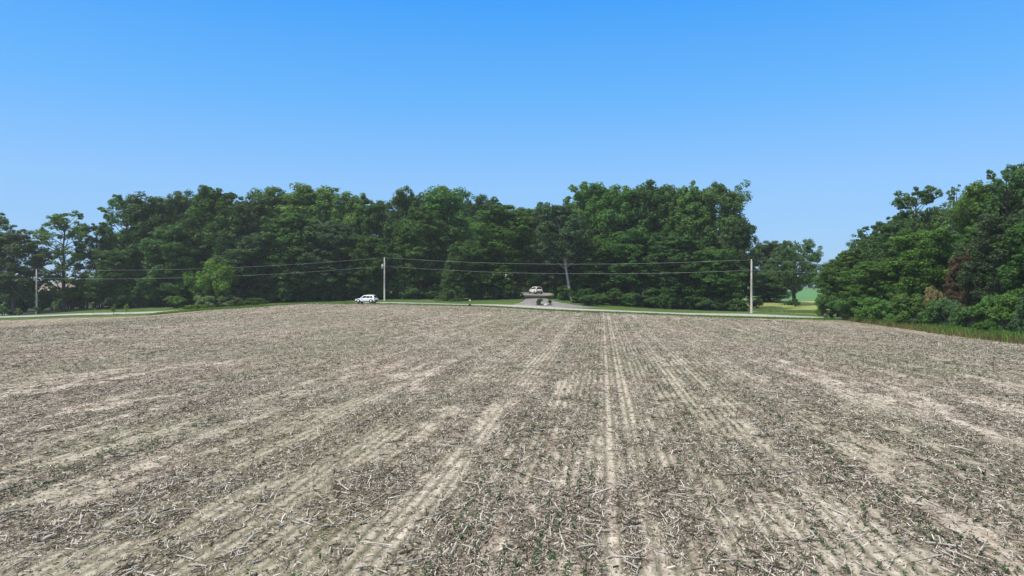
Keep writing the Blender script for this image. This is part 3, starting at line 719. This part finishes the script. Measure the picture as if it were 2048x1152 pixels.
for px, ty, wp, d, mt, lb in [(1156, 592, 44, 137, 'mid', 'shrub at the foot of the pale leaning trunk'), (1182, 588, 60, 133, 'dark', 'dark shrub bordering the right side of the driveway mouth'),
    (1130, 584, 34, 144, 'dark', 'dark shrub on the bank right of the driveway'), (1100, 556, 60, 187, 'dark', 'dark thicket directly behind the white boxy car'), (1119, 560, 40, 181, 'dark', 'narrow dark thicket at the right end of the shaded drive'), (1128, 568, 60, 176, 'dark', 'dark thicket behind the driveway, right of the white boxy car'), (1024, 566, 44, 180, 'dark', 'dark thicket behind the driveway, left of the white boxy car'), (1020, 575, 40, 152, 'dark', 'dark shrub on the left side of the driveway opening'),
    (395, 608.5, 60, 143, 'lime', 'bright lime-green weed clump at the field edge below the drooping shrub'),
    (350, 590, 60, 150, 'light', 'light green shrub left of the lime weeds'), (512, 597, 70, 147, 'light', 'light green low shrub right of the drooping shrub'),
    (458, 590, 60, 147, 'pale', 'pale low shrub at the right foot of the drooping shrub tree'), (412, 588, 64, 146, 'pale', 'pale low shrub at the left foot of the drooping shrub tree'),
    (7, 611, 30, 141, 'mid', 'small round dark green bush at the left edge by the lane'), (38, 617, 20, 141, 'pale', 'small pale bush on the lane, left of the pole'),
    (20, 619, 22, 147, 'dark', 'low bush between the two round bushes at the far left'),
    (73, 612, 20, 147, 'mid', 'low shrub at the foot of the leftmost utility pole'),
    (1515, 601, 34, 140, 'dark', 'dark scrub just right of the right utility pole'), (1592, 598, 26, 148, 'dark', 'dark scrub around the foot of the lone meadow tree'),
    (1577, 600, 20, 152, 'pale', 'pale scrub left of the lone tree trunk'),
    (1080, 596, 20, 131.5, 'mid', 'clipped shrub in the planting island at the driveway mouth'), (1099, 597.5, 11, 130.5, 'dark', 'small dark shrub right of the clipped shrub in the planting island')]:
    tree(px, ty, wp, d, 'shrub', mt, lb, 'shrub', None, 'shrub')
# saplings beside the left part of the road
def sapling(px, topy, by, d, dens, lb, mt='lime'):
    x, y = wx(px, d), d; z = g1(x, y); h = wz(topy, d)-z; r_ = np.random.default_rng(int(px)); e = empty('sapling', (x, y, z), lb, 'sapling', 'young trees along the left verge')
    b_ = MB(); b_.tube([(0, 0, 0), (.03, 0, h*.6), (0, 0, h)], [.05, .035, .012], 6); C = []
    for i in range(14):
        t = r_.uniform(.35, 1); a = r_.random()*6.28; l = .75*h*.3*math.sin(math.pi*min(1, t*.9))*r_.uniform(.5, 1)
        c = (math.cos(a)*l, math.sin(a)*l, t*h); b_.tube([(0, 0, t*h-.2), c], [.018, .006], 4, False); C.append(c)
    b_.build('trunk', BARK, e, True)
    V = leaves(C, [.24]*len(C), dens, .07, r_); c = obj('crown', mesh_np('crown', V, np.arange(len(V)).reshape(-1, 4), FOL[mt]), e)
sapling(186, 604, 626, 138, 45, 'yellow-green sapling on the verge, tallest of the three near the wood')
sapling(227, 609, 626, 138, 40, 'short yellow-green sapling in the middle of the three on the verge')
sapling(252, 608, 625, 139, 34, 'thin yellowish sapling rightmost of the three on the verge')
sapling(108, 603, 629, 141, 30, 'thin green sapling right of the leftmost utility pole', 'mid')

# distant woods: one hazy mass each, too far to tell trees apart
def far_mass(name, x0, x1, d, h, label, n=120):
    r_ = np.random.default_rng(int(abs(x0))+5); C = []; RD = []
    for i in range(n):
        x = r_.uniform(x0, x1); y = d+r_.uniform(-12, 12); z = g1(x, y); top = h*(.6+.5*vn(x, 0, .03, 9))
        for k in range(5): C.append((x+r_.normal()*4, y+r_.normal()*4, z+top*r_.random()**.6)); RD.append(r_.uniform(2.5, 4.5))
    V = leaves(C, RD, 40, 1.1, r_); tag(obj(name, mesh_np(name, V, np.arange(len(V)).reshape(-1, 4), FOL['mid'])), label, 'distant wood', None, 'stuff')
far_mass('distant_wood', wx(1250, 620), wx(2300, 620), 620, 13, 'far blue-green line of trees beyond the crop field', 150)
far_mass('distant_wood', wx(-500, 520), wx(500, 520), 520, 12, 'far tree line glimpsed behind the left trees', 130)

# weeds and long grass as ground cover
def weeds(name, P, h0, h1, mat, label, n=22, spread=.45, cat='weeds'):
    P = np.array(P); N = len(P)*n; x = np.repeat(P[:, 0], n)+rng.normal(0, spread, N); y = np.repeat(P[:, 1], n)+rng.normal(0, spread, N)
    z = G(x, y)+.03; h = rng.uniform(h0, h1, N); a = rng.random(N)*6.28; wd = rng.uniform(.012, .035, N)
    le = rng.normal(0, .3, (N, 2))*h[:, None]; s2 = np.c_[np.cos(a), np.sin(a), np.zeros(N)]*wd[:, None]
    b0 = np.c_[x, y, z]; m1 = np.c_[x+le[:, 0]*.35, y+le[:, 1]*.35, z+h*.6]; t1 = np.c_[x+le[:, 0], y+le[:, 1], z+h]
    V = np.stack([b0-s2, b0+s2, m1+s2*1.2, m1-s2*1.2, t1+s2*.3, t1-s2*.3], 1).reshape(-1, 3)
    Q = (np.array([(0, 1, 2, 3), (3, 2, 4, 5)])[None]+(np.arange(N)*6)[:, None, None]).reshape(-1, 4)
    return tag(obj(name, mesh_np(name, V, Q, mat)), label, cat, None, 'stuff')
def along(pts, n, off0, off1):
    pts = np.array(pts); s0 = np.r_[0, np.cumsum(np.hypot(*np.diff(pts, axis=0).T))]; t = rng.random(n)*s0[-1]
    x = np.interp(t, s0, pts[:, 0]); y = np.interp(t, s0, pts[:, 1]); o = rng.uniform(off0, off1, n); return np.c_[x+o*.8, y+o*.6]
RE = [(wx(p, d), d) for p, d in ((1700, 95), (1760, 82), (1900, 61), (2048, 47.5), (2200, 40))]
weeds('tall_weeds', along(RE, 900, .2, 3.2)[vn(np.arange(900), np.arange(900)*0, .37, 2) > .35], .15, .8, FOL['light'], 'tall green weeds along the right field edge', 22)
weeds('dry_grass', along(RE, 420, -.5, 1.4), .12, .6, FOL['straw'], 'yellowing grass tufts along the right field edge', 22, .35)
mp_ = np.c_[wx(rng.uniform(1512, 1700, 700), 119+rng.random(700)*9), 119+rng.random(700)*8]
weeds('meadow_weeds', mp_, .15, .5, FOL['pale'], 'tall weeds with pale flower heads between the road and the meadow', 18)
cre = [(wx(p, d), d) for p, d in ((300, 135.5), (400, 138), (500, 139.5), (600, 138.5), (690, 136.5))]
weeds('verge_grass', along(cre, 800, -.4, 2.5), .15, .5, FOL['lime'], 'rough yellow-green verge grass on the crest left of the white car', 16)
vr = [(wx(p, d)+1, d+.4) for p, d in ((720, 134), (760, 132.4), (950, 124.4), (1100, 118), (1240, 112.3), (1500, 102.3), (1690, 95.3))]
weeds('verge_grass', along(vr, 1300, -.3, .8), .08, .3, FOL['light'], 'short green verge grass between field and road', 12, .5)

# ------------------------------------------------------------------ utility poles and wires
M_pole = simple('weathered_pole_wood', (.42, .39, .34), .85, var=.2, scale=2.5, bump=.2)
M_galv = simple('galvanised_steel', (.45, .46, .47), .45, .6)
M_porc = simple('grey_porcelain', (.62, .63, .64), .3)
M_wire = simple('aluminium_wire', (.40, .42, .42), .5, .3)
poles = {}
def pole(key, px, topy, d, label, transformer):
    x, y = wx(px, d), d; z = g1(x, y); h = wz(topy, d)-z; e = empty('utility_pole', (x, y, z), label, 'utility pole', 'utility poles along the road')
    b_ = MB(); b_.tube([(0, 0, -.3), (0, 0, h*.5), (0, 0, h)], [.19, .16, .125], 14); b_.build('pole_shaft', M_pole, e, True)
    b_ = MB(); b_.tube([(0, 0, h), (0, 0, h+.12), (0, 0, h+.2), (0, 0, h+.26)], [.05, .1, .1, .05], 10); b_.build('insulator', M_porc, e, True)
    b_ = MB(); b_.tube([(0, -.13, h*.82), (0, -.26, h*.82)], [.04, .05], 8); b_.build('clamp', M_galv, e)
    if transformer:
        t = MB(); t.tube([(-.42, 0, h*.76), (-.42, 0, h*.76+.05), (-.42, 0, h*.76+.75), (-.42, 0, h*.76+.85)], [.2, .27, .27, .16], 14); tr = t.build('transformer', M_galv, e, True)
        t = MB(); t.tube([(-.42, 0, h*.76+.85), (-.42, 0, h*.76+1.05)], [.05, .03], 8); t.build('bushing', M_porc, tr)
        t = MB(); t.box((-.2, 0, h*.76+.4), (.2, .1, .5)); t.build('bracket', M_galv, tr)
    poles[key] = (Vector((x, y, z+h+.2)), Vector((x, y-.26, z+h*.82)))
pole('a', 73, 541, 149, 'pale wooden utility pole with small transformer at the far left', True)
pole('b', 769, 517, 149, 'pale wooden utility pole with transformer just right of the white car', True)
pole('c', 1503, 522, 114, 'bare pale wooden utility pole at the right end of the wood', False)
poles['d'] = (Vector((wx(2000, 128), 128, 9.6)), Vector((wx(2000, 128), 128, 7.7)))
poles['z'] = (Vector((wx(-560, 150), 150, 6.6)), Vector((wx(-560, 150), 150, 4.8)))
for a, b_, nm in (('z', 'a', 'left of the leftmost pole'), ('a', 'b', 'between the left and middle poles'), ('b', 'c', 'between the middle and right poles'), ('c', 'd', 'running right from the right pole')):
    for i, up in enumerate(('upper', 'lower')):
        p, q2 = poles[a][i], poles[b_][i]; m_ = MB(); n = 24
        pts = [p.lerp(q2, t/n)-Vector((0, 0, 1.05*4*(t/n)*(1-t/n))) for t in range(n+1)]
        m_.tube([tuple(v) for v in pts], [.014]*(n+1), 5); tag(m_.build('power_line', M_wire), up+' overhead wire '+nm, 'overhead wire', 'overhead wires')
# a separate service pole cannot be seen; the right span ends on a tree-hidden pole
x, y = poles['d'][0].x, poles['d'][0].y; e = empty('utility_pole', (x, y, g1(x, y)), 'wooden utility pole hidden among the right clump of trees', 'utility pole')
m_ = MB(); m_.tube([(0, 0, -.3), (0, 0, 9.6-g1(x, y))], [.18, .12], 12); m_.build('pole_shaft', M_pole, e, True)

# ------------------------------------------------------------------ cars
M_paint = simple('white_paint', (.86, .87, .88), .28, var=.01, spec=.5, coat=.6)
M_glass = simple('tinted_glass', (.012, .015, .018), .08, spec=.6)
M_black = simple('black_plastic', (.022, .022, .024), .6)
M_tyre = simple('tyre_rubber', (.02, .02, .02), .85)
M_rim = simple('alloy_rim', (.62, .63, .65), .3, .5)
M_red = simple('tail_lamp_red', (.30, .012, .010), .2)
M_lamp = simple('headlamp_lens', (.7, .72, .74), .12, .2)
M_white = simple('plate_white', (.7, .7, .68), .5)
def loft(mb, secs):
    V = np.concatenate([np.array(s_) for s_ in secs]); n = len(secs[0]); Q = []
    for i in range(len(secs)-1):
        for k in range(n): k2 = (k+1) % n; Q.append((i*n+k, i*n+k2, (i+1)*n+k2, (i+1)*n+k))
    for e in (0, len(secs)-1):
        for k in range(0, n//2-1): Q.append((e*n+k, e*n+k+1, e*n+n-2-k, e*n+n-1-k))
    mb.add(V, Q)
def car(loc, rz, label, L_=4.4, W=1.82, Hh=1.62, belt=1.0, hood=.92, roof=(-1.75, .35), beltx=(-2.08, 1.05), tilt=0, boxy=False):
    e = empty('parked_car' if boxy else 'sport_utility_car', loc, label, 'car', None, rz); e.rotation_euler = (0, tilt, rz)
    h2 = W/2; f, r = L_/2, -L_/2
    def sec(x, zb, zt, w2):
        ys = [(-w2*.86, zb), (-w2*.98, zb+.16), (-w2, zb+(zt-zb)*.55), (-w2*.95, zt-.05), (-w2*.80, zt)]
        return [(x, a, b_) for a, b_ in ys]+[(x, -a, b_) for a, b_ in ys[::-1]]
    mb = MB(); loft(mb, [sec(r, .48, .88, h2*.86), sec(r+.1, .34, belt-.03, h2*.95), sec(r+.45, .27, belt+.02, h2), sec(0, .25, belt, h2), sec(beltx[1]+.05, .25, belt-.01, h2), sec(f-.75, .26, hood, h2*.985), sec(f-.22, .30, hood-.12, h2*.92), sec(f-.03, .40, .72, h2*.78)])
    body = mb.build('body', M_paint, e, True, .02); 
    sl_ = MB(); sl_.box((0, 0, .27), (L_*.93, W*.955, .14)); sl_.build('sill_cladding', M_black, e, bevel=.03)
    # greenhouse
    wb, wt = h2*.90, h2*.68
    B = [Vector((beltx[0], -wb, belt-.02)), Vector((beltx[1], -wb, belt-.02)), Vector((beltx[1], wb, belt-.02)), Vector((beltx[0], wb, belt-.02))]
    Tt = [Vector((roof[0], -wt, Hh-.06)), Vector((roof[1], -wt, Hh-.06)), Vector((roof[1], wt, Hh-.06)), Vector((roof[0], wt, Hh-.06))]
    mb = MB(); mb.add([tuple(v) for v in B+Tt], [(0, 1, 5, 4), (1, 2, 6, 5), (2, 3, 7, 6), (3, 0, 4, 7), (4, 5, 6, 7), (3, 2, 1, 0)]); mb.build('cabin', M_paint, e, bevel=.03)
    mb = MB(); rc = (roof[0]+roof[1])/2; rl = roof[1]-roof[0]
    secs = []
    for x, k, zz in ((roof[0]-.02, .96, -.05), (rc-rl*.3, 1.02, -.005), (rc+rl*.15, 1.02, .0), (roof[1]+.05, .95, -.07)):
        secs.append([(x, a*wt*k, Hh+b_+zz) for a, b_ in ((-1, -.06), (-.99, -.03), (-.8, 0), (-.3, .015), (.3, .015), (.8, 0), (.99, -.03), (1, -.06))])
    loft(mb, secs); mb.build('roof', M_paint, e, True)
    def pane(name, P, a0, a1, b0, b1, mat=M_glass, off=.012, c0=None, c1=None):
        P0, P1, P2_, P3 = P; nrm = (P1-P0).cross(P3-P0).normalized()
        def at(u, v): return (P0.lerp(P1, u)).lerp(P3.lerp(P2_, u), v)+nrm*off
        q_ = [at(a0, b0), at(a1, b0), at(a1 if c1 is None else c1, b1), at(a0 if c0 is None else c0, b1)]
        back = [v-nrm*(off+.01) for v in q_]; m2 = MB(); m2.add([tuple(v) for v in q_+back], [(0, 1, 2, 3), (7, 6, 5, 4), (0, 4, 5, 1), (1, 5, 6, 2), (2, 6, 7, 3), (3, 7, 4, 0)]); m2.build(name, mat, e)
    right = [B[0], B[1], Tt[1], Tt[0]]; left = [B[2], B[3], Tt[3], Tt[2]]; front = [B[1], B[2], Tt[2], Tt[1]]; rear = [B[3], B[0], Tt[0], Tt[3]]
    for Pn, fl in ((right, 0), (left, 1)):
        for a0, a1 in ((.10, .27), (.31, .58), (.62, .93)) if boxy else ((.13, .30), (.34, .60), (.63, .92)):
            if fl: a0, a1 = 1-a1, 1-a0
            pane('side_window', Pn, a0, a1, .12, .86)
    pane('windscreen', front, .05, .95, .06, .95); pane('rear_window', rear, .07, .93, .12 if boxy else .2, .88)
    for sx in (f-.82, r+.82):
        for sy in (-1, 1):
            a = MB(); a.tube([(sx, sy*(h2-.16), .38), (sx, sy*(h2+.02), .38)], [.44, .43], 24); a.build('wheel_arch', M_black, e)
            wl = empty('wheel', (sx, sy*(h2-.07), .345), None, None); wl.parent = e
            a = MB(); a.tube([(0, -.11, 0), (0, -.12, 0), (0, .12, 0), (0, .11, 0)][::1], [.30, .345, .345, .30], 24); a.build('tyre', M_tyre, wl, False)
            a = MB(); a.tube([(0, sy*.09, 0), (0, sy*.128, 0)], [.235, .22], 20)
            a.build('rim', M_rim, wl)
            a = MB()
            for k in range(5):
                an = k*2*math.pi/5+.3; a.box((math.cos(an)*.13, sy*.132, math.sin(an)*.13), (.07, .012, .07))
            a.build('rim_openings', M_black, wl)
    for sy in (-1, 1):
        a = MB(); a.box((f-.16, sy*h2*.72, .74), (.16, .32, .12)); a.build('headlight', M_lamp, e, bevel=.02)
        a = MB(); a.box((r+.10, sy*h2*.80, .90 if not boxy else .98), (.14, .26 if not boxy else .2, .14 if not boxy else .26)); a.build('tail_light', M_red, e, bevel=.02)
        a = MB(); a.box((beltx[1]-.28, sy*(h2+.06), belt+.08), (.12, .18, .14)); a.build('wing_mirror', M_paint, e, bevel=.03)
        for hx in (-.55, .3): a = MB(); a.box((hx, sy*(h2+.008), .86), (.17, .03, .03)); a.build('door_handle', M_paint, e)
        a = MB(); a.tube([(roof[0]+.1, sy*wt*.93, Hh+.015), (roof[0]+.2, sy*wt*.93, Hh+.045), (roof[1]-.2, sy*wt*.93, Hh+.035), (roof[1]-.1, sy*wt*.93, Hh-.01)], [.015]*4, 6); a.build('roof_rail', M_galv, e)
    a = MB(); a.box((f-.04, 0, .60), (.1, W*.52, .24)); a.build('grille', M_black, e, bevel=.02)
    a = MB(); a.box((r+.07, 0, .50), (.2, W*.84, .26)); a.build('rear_bumper', M_black, e, bevel=.04)
    a = MB(); a.box((f-.07, 0, .38), (.2, W*.76, .16)); a.build('front_bumper', M_black, e, bevel=.04)
    a = MB(); a.box((r-.03, 0, .72), (.03, .34, .17)); a.build('licence_plate', M_white, e)
    return e
cx_, cy_ = wx(733, 139.5), 139.5
car((cx_, cy_, g1(cx_, cy_)+.13), R(167), 'white crossover car facing left on the road beside the middle pole')
cx_, cy_ = wx(1071, 171), 171
car((cx_, cy_, g1(cx_, cy_)+.06), R(112), 'white boxy car seen from behind on the driveway under the trees', L_=4.75, W=1.92, Hh=1.78, belt=1.1, hood=1.05, roof=(-2.05, .5), beltx=(-2.28, 1.15), boxy=True)

# ------------------------------------------------------------------ small things by the road
M_wood = simple('post_wood', (.22, .17, .12), .85, var=.2)
x, y = wx(939.5, 125.5), 125.5; e = empty('mailbox', (x, y, g1(x, y)), 'grey mailbox on a wooden post at the near edge of the road', 'mailbox')
m_ = MB(); m_.box((0, 0, .52), (.14, .14, 1.04)); m_.build('post', M_wood, e)
m_ = MB(); m_.box((0, 0, .18), (.42, .34, .5)); m_.build('post_base', M_black, e, bevel=.05)
m_ = MB(); n = 10; prof = [(-.14, 1.04), (-.14, 1.24)]+[(-.14*math.cos(a), 1.24+.14*math.sin(a)) for a in np.linspace(.3, math.pi-.3, 6)]+[(.14, 1.24), (.14, 1.04)]
loft(m_, [[(a*1.3, yy, b_) for a, b_ in prof] for yy in (-.3, .3)]); m_.build('box', M_galv, e, True)
m_ = MB(); m_.box((.2, .1, 1.30), (.02, .06, .18)); m_.build('flag', M_red, e)
# stone beside the planting island
def rock(px, d, s_, label):
    x, y = wx(px, d), d; bm = bmesh.new(); bmesh.ops.create_icosphere(bm, subdivisions=3, radius=1)
    for v in bm.verts:
        n_ = float(vn(v.co.x*1.3+px, v.co.y*1.3+v.co.z, 1)); v.co *= .75+.45*n_; v.co.x *= s_; v.co.y *= s_*.7; v.co.z = v.co.z*s_*.65+s_*.35
    me = bpy.data.meshes.new('stone'); bm.to_mesh(me); bm.free(); me.materials.append(simple('white_stone', (.6, .58, .54), .8, var=.15, scale=4, bump=.3))
    o = obj('landscape_stone', me); o.location = (x, y, g1(x, y)+.06); tag(o, label, 'stone')
rock(1091.5, 130, .38, 'white stone between the two shrubs in the planting island')
# planting island soil
def mound(px, d, a, b_):
    x, y = wx(px, d), d; t = np.linspace(0, 2*math.pi, 25)[:-1]; V = [(0, 0, .16)]
    for k in (.5, 1.0): V += [(math.cos(q_)*a*k*(1+.1*math.sin(3*q_)), math.sin(q_)*b_*k, .14*(1-k)+.0) for q_ in t]
    Q = [(0, 1+i, 1+i+1, 1+(i+2) % 24) for i in range(0, 23, 2)]+[(1+i, 25+i, 25+(i+1) % 24, 1+(i+1) % 24) for i in range(24)]
    o = obj('planting_bed', mesh_np('planting_bed', V, Q, M_floor, True)); o.location = (x, y, g1(x, y)+.07); tag(o, 'brown soil bed of the planting island at the driveway mouth', None, None, 'structure')
mound(1087, 131, 1.7, 1.0)

# ------------------------------------------------------------------ houses behind the trees
M_wall = simple('cream_siding', (.62, .52, .44), .7); M_wall2 = simple('pale_brick', (.50, .40, .34), .8)
M_roof = simple('grey_pink_shingle', (.36, .29, .26), .85, var=.2, scale=6); M_roof2 = simple('light_shingle', (.50, .47, .42), .85, var=.2, scale=6)
def house(px, d, w_, dp, hw, hr, label, wall, roofm, rz=0):
    x, y = wx(px, d), d; e = empty('house', (x, y, g1(x, y)), label, 'house', None, rz)
    m_ = MB(); m_.box((0, 0, hw/2-.2), (w_, dp, hw+.4)); a, b_ = w_/2, dp/2
    m_.add([(-a, -b_, hw), (-a, b_, hw), (-a, 0, hw+hr), (-a+.01, 0, hw+hr)], [(0, 1, 2, 3)]); m_.add([(a, -b_, hw), (a, b_, hw), (a, 0, hw+hr), (a-.01, 0, hw+hr)], [(0, 1, 2, 3)])
    m_.build('wall', wall, e)
    m_ = MB()
    for s_ in (-1, 1):
        P = [Vector((-a-.4, s_*(b_+.5), hw-.5*hr/b_)), Vector((a+.4, s_*(b_+.5), hw-.5*hr/b_)), Vector((a+.4, 0, hw+hr)), Vector((-a-.4, 0, hw+hr))]
        m_.add([tuple(p+Vector((0, 0, .04))) for p in P]+[tuple(p+Vector((0, 0, .2))) for p in P], [(0, 1, 2, 3), (4, 5, 6, 7), (0, 1, 5, 4), (1, 2, 6, 5), (2, 3, 7, 6), (3, 0, 4, 7)])
    rf = m_.build('roof', roofm, e); m_ = MB(); m_.box((a*.4, b_*.2, hw+hr), (.8, .6, 1.4)); m_.build('chimney', M_wall2, rf)
    for k in (-.65, -.25, .3, .7):
        m_ = MB(); m_.box((a*k*1.0, -b_-.03, hw*.55), (1.3, .08, 1.4)); f_ = m_.build('window', M_white, e); m_ = MB(); m_.box((a*k, -b_-.08, hw*.55), (1.1, .04, 1.2)); m_.build('pane', M_glass, f_)
    m_ = MB(); m_.box((0, -b_-.04, 1.05), (1, .1, 2.1)); m_.build('door', M_wood, e)
house(95, 215, 18, 10, 5.0, 3.0, 'pinkish-roofed house glimpsed behind the airy trees at the left', M_wall, M_roof, .1)
house(240, 200, 9, 8, 5.2, 2.8, 'cream house wall showing through a gap behind the three saplings', M_wall, M_roof, -.2)
house(1012, 190, 14, 9, 3.6, 2.4, 'house with light roof hidden in the trees left of the driveway', M_wall2, M_roof2, .15)

# ------------------------------------------------------------------ thin summer haze
hm = bpy.data.materials.new('haze_air'); hm.use_nodes = True; hn = hm.node_tree; hn.nodes.clear()
hv = hn.nodes.new('ShaderNodeVolumePrincipled'); hv.inputs['Color'].default_value = (.86, .93, .93, 1); hv.inputs['Density'].default_value = .0003; hv.inputs['Anisotropy'].default_value = .2
ho = hn.nodes.new('ShaderNodeOutputMaterial'); hn.links.new(hv.outputs[0], ho.inputs['Volume'])
zs = [v for o_ in bpy.data.objects if o_.name.startswith('ground') for v in (min(p.co.z for p in o_.data.vertices),)]
m_ = MB(); m_.box((0, 380, (zs[0]-1+40)/2), (7400, 7400, 40-zs[0]+1)); hz = m_.build('haze', hm); tag(hz, 'thin pale summer haze in the air', 'haze', None, 'stuff')
